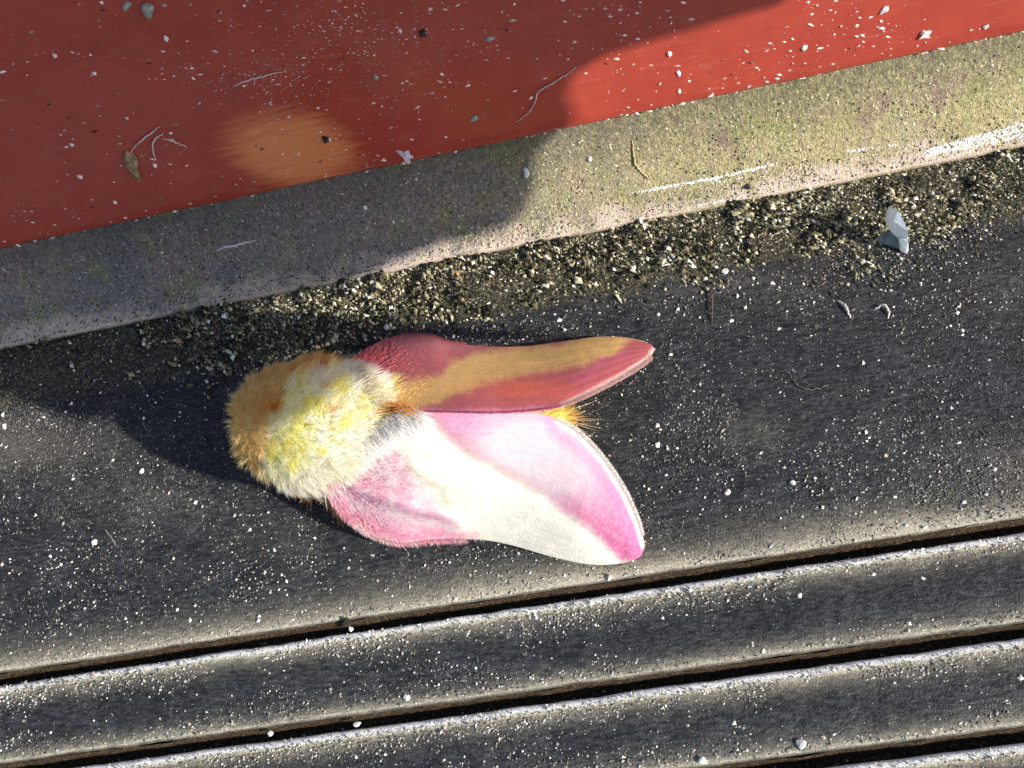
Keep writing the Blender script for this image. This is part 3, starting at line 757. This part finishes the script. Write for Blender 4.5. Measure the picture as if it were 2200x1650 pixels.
def col_south(X, Y):
    wx, wy = warp(X, Y, 9, .035); hx, hy = warp(X, Y, 5, .2, 70); wx = wx + (hx - X) * 1.1; wy = wy + (hy - Y) * 1.1
    c = np.zeros(X.shape + (3,)) + np.array(CREAM)
    c = c * (1 + .06 * (fbm(X * .06, Y * .3, 80, 3) - .5))[..., None]
    outer = sdf([(890, 880), (925, 905), (985, 965), (1050, 1000), (1120, 1040), (1185, 1078), (1240, 1120), (1300, 1165), (1338, 1210), (1400, 1220), (1420, 1100), (1300, 880), (1100, 850), (900, 850)], wx, wy)
    m = sstep(-13, 16, outer)
    n = fbm(X * .05, Y * .05, 90, 4); nf = fbm(X * .22, Y * .22, 95, 3)
    band = np.zeros_like(c) + np.array(PINK)
    cen = np.exp(-(((hx - 1130) / 120) ** 2 + ((hy - 955) / 62) ** 2))
    cen2 = np.exp(-(((hx - 1200) / 80) ** 2 + ((hy - 1010) / 60) ** 2))
    band = blend(band, np.clip(1.4 * (cen + cen2), 0, .95), (.80, .68, .735))
    band = blend(band, .75 * np.exp(-(((hx - 980) / 60) ** 2 + ((hy - 905) / 24) ** 2)), (.72, .38, .66))
    band = blend(band, .75 * np.exp(-(outer / 16) ** 2) * sstep(1190, 1120, X), (.80, .50, .46))
    tip = sstep(1190, 1330, .5 * X + .5 * Y + 90)
    band = blend(band, .8 * sstep(1060, 1180, Y), HOT)
    band = blend(band, .35 * (nf > .55) * 1., (.85, .55, .68))
    ter = ldist([(1205, 905), (1250, 935), (1300, 990), (1345, 1060), (1375, 1130), (1386, 1172)], X, Y)
    band = blend(band, .5 * np.exp(-((ter - 26) / 14) ** 2), (.72, .30, .60))
    band = blend(band, sstep(15, 7, ter + 4 * (nf - .5)) * sstep(1186, 1176, Y), (.88, .80, .80))
    c = c + (band - c) * m[..., None]
    # wing base
    bp = sdf([(680, 1030), (745, 985), (830, 950), (880, 985), (905, 1030), (960, 1095), (1010, 1140), (1040, 1164), (860, 1185), (700, 1110)], wx, wy)
    bm_ = sstep(-14, 30, bp)
    base = np.zeros_like(c) + np.array((.86, .50, .62))
    base = blend(base, .8 * sstep(.42, .62, n) * sstep(1130, 1060, Y), (.88, .78, .82))
    base = blend(base, .5 * sstep(14, 2, ldist([(740, 1048), (800, 1070), (870, 1092), (960, 1118)], wx, wy)), (.58, .26, .46))
    base = blend(base, .7 * sstep(10, 2, ldist([(830, 1098), (900, 1118), (985, 1140)], wx, wy)), (.85, .75, .74))
    base = blend(base, .85 * sstep(24, 8, ldist([(700, 1052), (740, 1105), (800, 1142), (860, 1162), (930, 1152), (1035, 1164)], wx, wy)), (.90, .32, .48))
    base = blend(base, .5 * (fbm(X * .12, Y * .12, 97, 3) > .56), (.82, .62, .66))
    base = blend(base, .7 * sstep(30, 8, ldist([(720, 1010), (780, 965), (850, 930)], wx, wy)), (.95, .92, .94))
    c = c + (base - c) * bm_[..., None]
    c = blend(c, .6 * sstep(15, 0, ldist([(880, 1010), (940, 1045), (965, 1080)], wx, wy)), (.66, .56, .42))
    return np.clip(.83 * c * (1 + .10 * (nf - .5))[..., None], .01, .92)
def col_north(X, Y):
    wx, wy = warp(X, Y, 7, .035, 60); hx, hy = warp(X, Y, 5, .2, 72); wx = wx + (hx - X); wy = wy + (hy - Y)
    nf = fbm(X * .2, Y * .2, 66, 3)
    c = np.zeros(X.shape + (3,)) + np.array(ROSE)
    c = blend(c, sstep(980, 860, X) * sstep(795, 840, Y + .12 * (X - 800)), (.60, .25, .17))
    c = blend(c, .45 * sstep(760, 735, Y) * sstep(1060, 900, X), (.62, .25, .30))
    amb = sdf([(820, 855), (880, 822), (950, 806), (975, 775), (1020, 755), (1100, 747), (1200, 738), (1280, 715), (1370, 715), (1320, 765), (1230, 790), (1150, 800), (1060, 822), (990, 845), (930, 868), (870, 880), (825, 870)], wx, wy)
    c = c + (np.array(YEL) * (1 + .25 * (fbm(X * .03, Y * .05, 61, 3) - .5))[..., None] - c) * sstep(-12, 14, amb)[..., None]
    c = blend(c, .8 * np.exp(-(((wx - 1130) / 110) ** 2 + ((wy - 835) / 24) ** 2)), RED_)
    c = blend(c, .45 * sstep(12, 3, ldist([(1235, 815), (1290, 785), (1350, 760)], wx, wy)), (.60, .12, .26))
    ter = ldist([(1210, 873), (1270, 845), (1340, 808), (1395, 772), (1409, 750)], X, Y)
    c = blend(c, sstep(14, 4, ter + 5 * (nf - .5)), (.88, .62, .58))
    c = blend(c, .8 * sstep(14, 4, ldist([(870, 885), (960, 888), (1080, 888), (1180, 880)], wx, wy)), (.82, .28, .46))
    return np.clip(c * (1 + .22 * (nf - .5))[..., None], .01, .92)

moth = thing('moth', tuple(at(720, 1010, 0)), 'furry pink and cream moth with a yellow thorax resting on the black rubber', 'moth')

def wing(name, A, B, bulge, colf, nu=300, nv=110, warpz=None):
    A = catmull(A, nu); B = catmull(B, nu)
    t = np.linspace(0, 1, nv)[None, :, None]
    G = A[:, None] * (1 - t) + B[:, None] * t
    s = np.linspace(0, 1, nu)[:, None]; tt = np.linspace(0, 1, nv)[None]
    G[..., 2] += .0035 * np.sin(tt * 42 + 1.5 * np.sin(s * 3)) * sstep(.12, .4, s) + bulge * np.sin(np.pi * tt) * np.minimum(1, 4 * (1 - s)) + .05 * (fbm(G[..., 0] * .012, G[..., 1] * .02, 41, 3) - .5)
    if warpz is not None: G[..., 2] += warpz(G[..., 0], G[..., 1], s, tt)
    W = at(G[..., 0], G[..., 1], G[..., 2])
    c = colf(G[..., 0], G[..., 1]); c = c * (1 + .14 * (fbm(s * 14 + 0 * tt, tt * 60 + 0 * s, 45, 3) - .5))[..., None]; c = np.clip(c * (1 + rng.normal(0, .06, c.shape[:2] + (1,)) - .06 * (np.abs(np.sin(tt * 24 + 1.2 * s)) > .985)[..., None]), .01, .93)
    top = W.reshape(-1, 3); F1 = grid_faces(nu, nv)
    n_ = np.cross(np.gradient(W, axis=0), np.gradient(W, axis=1)); n_ /= np.linalg.norm(n_, axis=-1)[..., None] + 1e-9
    if n_[..., 2].mean() < 0: n_ = -n_
    bot = (W - n_ * .012).reshape(-1, 3); k = len(top)
    V = np.vstack([top, bot]); Fc = np.vstack([F1, F1[:, ::-1] + k])
    ring = np.r_[np.arange(nv), np.arange(1, nu) * nv + nv - 1, (nu - 1) * nv + np.arange(nv - 2, -1, -1), np.arange(nu - 2, 0, -1) * nv]
    r2 = np.roll(ring, -1); Fc = np.vstack([Fc, np.stack([ring, r2, r2 + k, ring + k], 1)])
    cc = np.vstack([c.reshape(-1, 3)] * 2)
    o = mesh_np(name, V, Fc, WING, moth, col=cc, smooth=True)
    return o, G, W, n_
def hairs(name, R, Dn, L, wd, col, parent, bend=None, mat=FUR, seg=3, tipcol=1.12, nrm=None):
    """tapered flat hairs; R roots, Dn unit directions, L lengths, wd widths"""
    n = len(R); L = np.asarray(L)[:, None]; wd = np.asarray(wd)[:, None]
    rd = rng.normal(0, 1, (n, 3)); side = np.cross(Dn, rd); side /= np.linalg.norm(side, axis=1)[:, None] + 1e-9
    bend = np.zeros((n, 3)) if bend is None else bend
    V = np.empty((n, 2 * seg + 1, 3)); cc = np.empty((n, 2 * seg + 1, 3))
    for k in range(seg + 1):
        t = k / seg; p = R + Dn * L * t + bend * L * t * t
        if k < seg:
            w = wd * (1 - .65 * t) / 2; V[:, 2 * k] = p - side * w; V[:, 2 * k + 1] = p + side * w
            cc[:, 2 * k] = cc[:, 2 * k + 1] = np.clip(col * (.9 + (tipcol - .9) * t), 0, .93)
        else: V[:, 2 * k] = p; cc[:, 2 * k] = np.clip(col * tipcol, 0, .93)
    m = 2 * seg + 1; T = []
    for k in range(seg - 1): T += [[2 * k, 2 * k + 1, 2 * k + 3], [2 * k, 2 * k + 3, 2 * k + 2]]
    T += [[2 * seg - 2, 2 * seg - 1, 2 * seg]]
    Fc = (np.array(T)[None] + m * np.arange(n)[:, None, None]).reshape(-1, 3)
    o = mesh_np(name, V.reshape(-1, 3), Fc, mat, parent, col=cc.reshape(-1, 3))
    if nrm is not None:
        q = nrm + rng.normal(0, .28, (n, 3)); q /= np.linalg.norm(q, axis=1)[:, None] + 1e-9
        at_ = o.data.attributes.new('coat_direction', 'FLOAT_VECTOR', 'POINT')
        at_.data.foreach_set('vector', np.repeat(q, m, 0).astype(np.float32).ravel())
    o['kind'] = 'stuff'
    return o
SA = [(700, 1012, 1.35), (740, 968, 1.7), (790, 928, 2.0), (850, 897, 2.25), (920, 885, 2.3), (1040, 884, 2.15), (1150, 887, 1.75), (1205, 905, 1.5), (1250, 935, 1.3), (1300, 990, 1.05), (1345, 1060, .8), (1375, 1130, .55), (1385, 1172, .4)]
SB = [(692, 1046, 1.5), (735, 1108, .9), (790, 1147, .6), (860, 1167, .45), (930, 1161, .4), (1030, 1160, .38), (1100, 1172, .35), (1180, 1195, .32), (1260, 1212, .3), (1330, 1211, .3), (1368, 1200, .32), (1380, 1188, .36), (1385, 1172, .4)]
fold = lambda X, Y, s, t: .07 * np.exp(-(ldist([(760, 1052), (870, 1090), (985, 1120)], X, Y) / 14) ** 2) - .05 * np.exp(-(ldist([(905, 900), (1000, 985), (1180, 1080), (1330, 1190)], X, Y) / 22) ** 2)
w1, G1, W1, N1 = wing('wing', SA, SB, .30, col_south, warpz=fold)
w1['label'] = 'sunlit cream wing with pink outer band and base'
NA = [(745, 812, 1.9), (775, 838, 2.1), (830, 868, 2.35), (900, 881, 2.45), (1000, 885, 2.45), (1100, 884, 2.15), (1200, 872, 1.8), (1270, 845, 1.45), (1340, 808, 1.0), (1390, 775, .65), (1407, 750, .45)]
NB = [(735, 790, 1.4), (765, 768, 1.0), (805, 741, .7), (860, 721, .5), (920, 720, .42), (965, 734, .4), (1040, 743, .38), (1130, 743, .36), (1200, 734, .35), (1290, 724, .35), (1350, 727, .36), (1392, 737, .4), (1407, 750, .45)]
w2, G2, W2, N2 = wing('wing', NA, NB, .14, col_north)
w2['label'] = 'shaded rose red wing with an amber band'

def wing_fuzz(G, W, Nn, colf, parent, n, base_x, lo, hi):
    """short scales lying along the wing, longer near the base"""
    nu, nv = G.shape[:2]
    i = rng.integers(1, nu - 1, n); j = rng.integers(0, nv, n)
    px, py = G[i, j, 0], G[i, j, 1]
    tx = W[np.minimum(i + 3, nu - 1), j] - W[np.maximum(i - 3, 0), j]; tx /= np.linalg.norm(tx, axis=1)[:, None] + 1e-9
    cr_ = W[i, np.minimum(j + 2, nv - 1)] - W[i, np.maximum(j - 2, 0)]; cr_ /= np.linalg.norm(cr_, axis=1)[:, None] + 1e-9
    b = sstep(base_x + 170, base_x - 60, px)
    d = tx + cr_ * rng.normal(0, .25, (n, 1)) + Nn[i, j] * (.04 + .36 * b + .06 * rng.random(n))[:, None]
    d /= np.linalg.norm(d, axis=1)[:, None]
    L = lo + (hi - lo) * b * rng.random(n) + .04 * rng.random(n)
    c = colf(px, py) * (1.02 + rng.normal(0, .04, (n, 1)))
    keep = (px + L * 100 < 1375) & (rng.random(n) < b ** 1.2)
    R = W[i, j] + Nn[i, j] * .004
    return hairs('wing_scales', R[keep], d[keep], L[keep], (.011 + .006 * rng.random(n))[keep], np.clip(c * 1.12, .01, .93)[keep], parent, seg=2, mat=WING)
wing_fuzz(G1, W1, N1, col_south, w1, 26000, 800, .04, .16)
wing_fuzz(G2, W2, N2, col_north, w2, 16000, 800, .04, .14)
def fringe(W, G, Nn, side, i0, i1, n, length, colf, parent, fixed=None, back=.5):
    nu, nv = W.shape[:2]; j = 0 if side == 0 else nv - 1; j2 = 6 if side == 0 else nv - 7
    i = rng.integers(i0, i1, n); out = W[i, j] - W[i, j2]; out /= np.linalg.norm(out, axis=1)[:, None] + 1e-9
    tx = W[np.minimum(i + 4, nu - 1), j] - W[np.maximum(i - 4, 0), j]; tx /= np.linalg.norm(tx, axis=1)[:, None] + 1e-9
    d = out + tx * back + rng.normal(0, .16, (n, 3)); d /= np.linalg.norm(d, axis=1)[:, None]
    L = length * (.55 + .6 * rng.random(n))
    c = colf(G[i, j, 0], G[i, j, 1]) if fixed is None else np.tile(fixed, (n, 1)) * (1 + rng.normal(0, .08, (n, 1)))
    return hairs('fringe', W[i, j] - d * .03, d, L, np.full(n, .018), np.clip(c, .01, .92), parent, seg=2)
def arc_i(G, side, xv):
    j = 0 if side == 0 else -1
    return int(np.argmin(np.abs(G[:, j, 0] - xv)))
fringe(W1, G1, N1, 0, arc_i(G1, 0, 1195), 292, 4200, .10, col_south, w1, (.90, .84, .80))
fringe(W1, G1, N1, 1, 6, arc_i(G1, 1, 1000), 1600, .17, col_south, w1, None, .8)
fringe(W2, G2, N2, 0, arc_i(G2, 0, 1205), 292, 3600, .10, col_north, w2, (.88, .66, .62))
fringe(W2, G2, N2, 1, 4, arc_i(G2, 1, 1000), 1500, .12, col_north, w2, None, .9)
fringe(W2, G2, N2, 1, arc_i(G2, 1, 1250), 290, 900, .05, col_north, w2, (.8, .6, .4), .7)
fringe(W2, G2, N2, 0, arc_i(G2, 0, 850), arc_i(G2, 0, 1205), 1800, .12, col_north, w2, (.80, .34, .46))

# body: one continuous loft from head to abdomen tip
BP = [(546, 912, 1.45, .15), (560, 912, 1.5, .68), (584, 912, 1.58, 1.00), (620, 914, 1.68, 1.18), (660, 917, 1.76, 1.28), (700, 915, 1.80, 1.28), (738, 903, 1.80, 1.12),
      (780, 893, 1.72, .86), (840, 890, 1.5, .62), (1000, 895, 1.2, .52), (1130, 896, .95, .45), (1190, 897, .85, .34), (1212, 897, .78, .20), (1226, 898, .75, .04)]
B_ = catmull(BP, 150)
cen = at(B_[:, 0], B_[:, 1], B_[:, 2]); rad = np.maximum(B_[:, 3], .02)
na = 96; a = np.arange(na) * 2 * np.pi / na
T = np.gradient(cen, axis=0); T /= np.linalg.norm(T, axis=1)[:, None]
Sd = np.cross(T, [0, 0, 1]); Sd /= np.linalg.norm(Sd, axis=1)[:, None]; Up = np.cross(Sd, T)
vr = 1.08 - .1 * sstep(800, 900, B_[:, 0])
ii = np.arange(150)[:, None] * np.ones(na)[None]
th_ = sstep(880, 760, B_[:, 0])[:, None]
lump = 1 + th_ * .16 * (fbm(ii * .09, 3 + np.cos(a)[None] * 1.6 + 0 * ii, 23, 3) + fbm(ii * .12, 9 + np.sin(a)[None] * 1.6 + 0 * ii, 29, 3) - 1)
BV = cen[:, None] + (rad[:, None] * lump)[..., None] * (np.cos(a)[None, :, None] * Sd[:, None] + (np.sin(a)[None, :, None] * vr[:, None, None]) * Up[:, None])
tx_, ty_ = to_px(BV)
def col_body(X, Y):
    wx, wy = warp(X, Y, 9, .05, 33); n = fbm(X * .03, Y * .03, 35, 4); nf = fbm(X * .15, Y * .15, 36, 3); n2 = fbm(X * .045 + 5, Y * .03, 37, 3)
    c = np.zeros(np.shape(X) + (3,)) + np.array((.95, .93, .66))
    c = blend(c, .9 * sstep(.46, .60, n), (.94, .87, .30))
    c = blend(c, .9 * sstep(.52, .64, n2), (.93, .91, .84))
    tan = sdf([(470, 740), (560, 745), (640, 740), (712, 755), (716, 786), (660, 802), (622, 812), (606, 838), (606, 880), (580, 893), (573, 915), (576, 948), (556, 972), (556, 1000), (575, 1030), (470, 1060)], wx, wy)
    tc = np.zeros_like(c) + np.array((.96, .70, .32)); tc = blend(tc, .6 * sstep(.45, .65, nf), (.95, .80, .48))
    tc = blend(tc, .9 * np.exp(-(((X - 592) / 30) ** 2 + ((Y - 878) / 24) ** 2)), (.72, .30, .04))
    tc = blend(tc, .7 * np.exp(-(((X - 690) / 40) ** 2 + ((Y - 785) / 14) ** 2)), (.78, .46, .14))
    c = c + (tc - c) * sstep(-6, 6, tan)[..., None]
    wht = sdf([(722, 755), (800, 770), (830, 840), (790, 850), (755, 830), (725, 800), (715, 780)], wx, wy)
    c = blend(c, sstep(-5, 8, wht), (.93, .92, .86))
    low = sdf([(585, 1025), (640, 1010), (700, 990), (760, 945), (840, 895), (900, 900), (860, 960), (740, 1080), (600, 1080)], wx, wy)
    c = blend(c, .9 * sstep(-10, 12, low), (.93, .90, .80))
    for (x, y, rx, ry, s) in ((712, 880, 12, 15, .75), (700, 826, 14, 6, .6), (705, 915, 8, 10, .35), (822, 888, 20, 8, .8)):
        c = blend(c, s * np.exp(-(((wx - x) / rx) ** 2 + ((wy - y) / ry) ** 2)), (.74, .42, .10))
    c = blend(c, sstep(870, 1000, X), (.84, .76, .40))
    c = blend(c, sstep(1150, 1175, X), (.92, .82, .25))
    c = blend(c, sstep(1212, 1228, X), (.62, .32, .10))
    return np.clip(c * (1 + .15 * (nf - .5))[..., None], .01, .93)
F_ = np.array([(i * na + j, i * na + (j + 1) % na, (i + 1) * na + (j + 1) % na, (i + 1) * na + j) for i in range(149) for j in range(na)])
body = mesh_np('body', BV.reshape(-1, 3), F_, FUR, moth, col=col_body(tx_, ty_).reshape(-1, 3), smooth=True)
# fur
def fur(n, i0, i1, lmin, lmax, wd, fwd, name='fur', up_only=True):
    area = rad[i0:i1] * np.linalg.norm(np.gradient(cen, axis=0)[i0:i1], axis=1) + .02
    i = i0 + rng.choice(i1 - i0, n, p=area / area.sum()); j = rng.integers(0, na, n)
    ang = a[j] + rng.uniform(-.03, .03, n)
    Nr = np.cos(ang)[:, None] * Sd[i] + np.sin(ang)[:, None] * Up[i]
    R = cen[i] + (rad[i] * lump[i, j])[:, None] * (np.cos(ang)[:, None] * Sd[i] + (np.sin(ang) * vr[i])[:, None] * Up[i]) + T[i] * rng.uniform(-.03, .03, (n, 1))
    # head hairs point forward and out, thorax hairs sweep to the back
    f = sstep(640, 540, B_[i, 0])[:, None]
    px, py = to_px(R)
    tx = fbm(px * .075, py * .075, 77, 2)[:, None] - .5; ty = fbm(px * .075 + 9, py * .075 + 4, 78, 2)[:, None] - .5
    d = Nr + T[i] * (fwd * (1 - f) - .75 * f) + Sd[i] * tx * 2.2 + T[i] * ty * 2.2 + rng.normal(0, .13, (n, 3))
    d /= np.linalg.norm(d, axis=1)[:, None]
    keep = R[:, 2] > .12
    L = lmin + (lmax - lmin) * rng.random(n) ** 1.3
    c = col_body(px, py) * (1 + rng.normal(0, .08, (n, 1)))
    c = c * np.where(rng.random((n, 1)) < .06, [.75, .55, .35], [1, 1, 1])
    bend = T[i] * (.35 * (1 - f)) + np.array([0, 0, -.12]) + rng.normal(0, .12, (n, 3))
    return hairs(name, R[keep], d[keep], L[keep], np.full(keep.sum(), wd), np.clip(c, .01, .93)[keep], body, bend[keep])
i_ab = int(np.argmin(np.abs(B_[:, 0] - 850))); i_tip = int(np.argmin(np.abs(B_[:, 0] - 1205)))
fur(46000, 1, i_ab, .08, .30, .012, .8)
fur(7000, i_ab, 149, .08, .2, .016, 1.2, 'abdomen_fur')
# orange tuft at the abdomen tip
n = 160; R = at(1210, 897, .8) + rng.normal(0, .07, (n, 3)); d = T[145] + rng.normal(0, .38, (n, 3)); d /= np.linalg.norm(d, axis=1)[:, None]
hairs('tail_tuft', R, d, .15 + .35 * rng.random(n) ** 2, np.full(n, .017), np.tile((.80, .50, .22), (n, 1)) * (.7 + .4 * rng.random((n, 1))), body)
n = 26; R = at(1212, 898, .8) + rng.normal(0, .05, (n, 3)); d = T[145] + np.array([.1, -.15, -.15]) + rng.normal(0, .22, (n, 3)); d /= np.linalg.norm(d, axis=1)[:, None]
hairs('tail_hair', R, d, .5 + .5 * rng.random(n), np.full(n, .014), np.tile((.88, .66, .40), (n, 1)), body, rng.normal(0, .2, (n, 3)))
# pale hairs from the thorax over the wing base
def overlap(line, n, dirpx, lmin, lmax, col, z0, spread=.22):
    ln = catmull([(x, y, z) for x, y, z in line], 200); k = rng.integers(0, 200, n)
    p = ln[k]; R = at(p[:, 0] + rng.normal(0, 7, n), p[:, 1] + rng.normal(0, 7, n), p[:, 2] + z0 + rng.random(n) * .1)
    dv = at(900 + dirpx[0], 950 + dirpx[1], 1.0) - at(900, 950, 1.0); dv = dv / np.linalg.norm(dv)
    d = dv + np.array([0, 0, .05]) + rng.normal(0, spread, (n, 3)); d /= np.linalg.norm(d, axis=1)[:, None]
    return hairs('shoulder_fur', R, d, lmin + (lmax - lmin) * rng.random(n), np.full(n, .017), np.clip(np.tile(col, (n, 1)) * (1 + rng.normal(0, .06, (n, 1))), 0, .93), body, np.tile([0, 0, -.25], (n, 1)))
overlap([(690, 1040, 1.3), (725, 997, 1.7), (775, 950, 2.05), (830, 912, 2.3), (890, 888, 2.4)], 6500, (60, 40), .2, .55, (.93, .91, .88), .04)
overlap([(745, 790, 2.0), (775, 820, 2.45), (815, 858, 2.4)], 1500, (60, -12), .18, .38, (.86, .80, .62), .1)
overlap([(820, 868, 2.5), (850, 876, 2.5), (885, 882, 2.5)], 90, (60, 8), .1, .25, (.70, .30, .06), .08)
# front legs folded at the lower side of the head and below the wing
def leg(pts, r0, r1):
    P = catmull(at(np.array(pts)[:, 0], np.array(pts)[:, 1], np.array(pts)[:, 2]), 26)
    V, Fc = tube_np(P, np.linspace(r0, r1, 26), 8)
    n_ = 500; k = rng.integers(0, 25, n_); d = rng.normal(0, 1, (n_, 3)); d /= np.linalg.norm(d, axis=1)[:, None]
    o = mesh_np('leg', V, Fc, FUR, moth, col=np.tile((.62, .30, .12), (len(V), 1)), smooth=True)
    hairs('leg_hair', P[k] + d * r0 * .7, d, .05 + .1 * rng.random(n_), np.full(n_, .016), np.tile((.75, .42, .18), (n_, 1)), o)
    return o
leg([(655, 1040, 1.0), (690, 1064, .95), (712, 1082, .6), (728, 1108, .2), (738, 1118, .03)], .10, .04)
leg([(610, 1010, 1.0), (632, 1050, .9), (655, 1066, .55), (668, 1078, .08)], .09, .04)
leg([(560, 990, .9), (575, 1015, .6), (585, 1035, .05)], .08, .04)
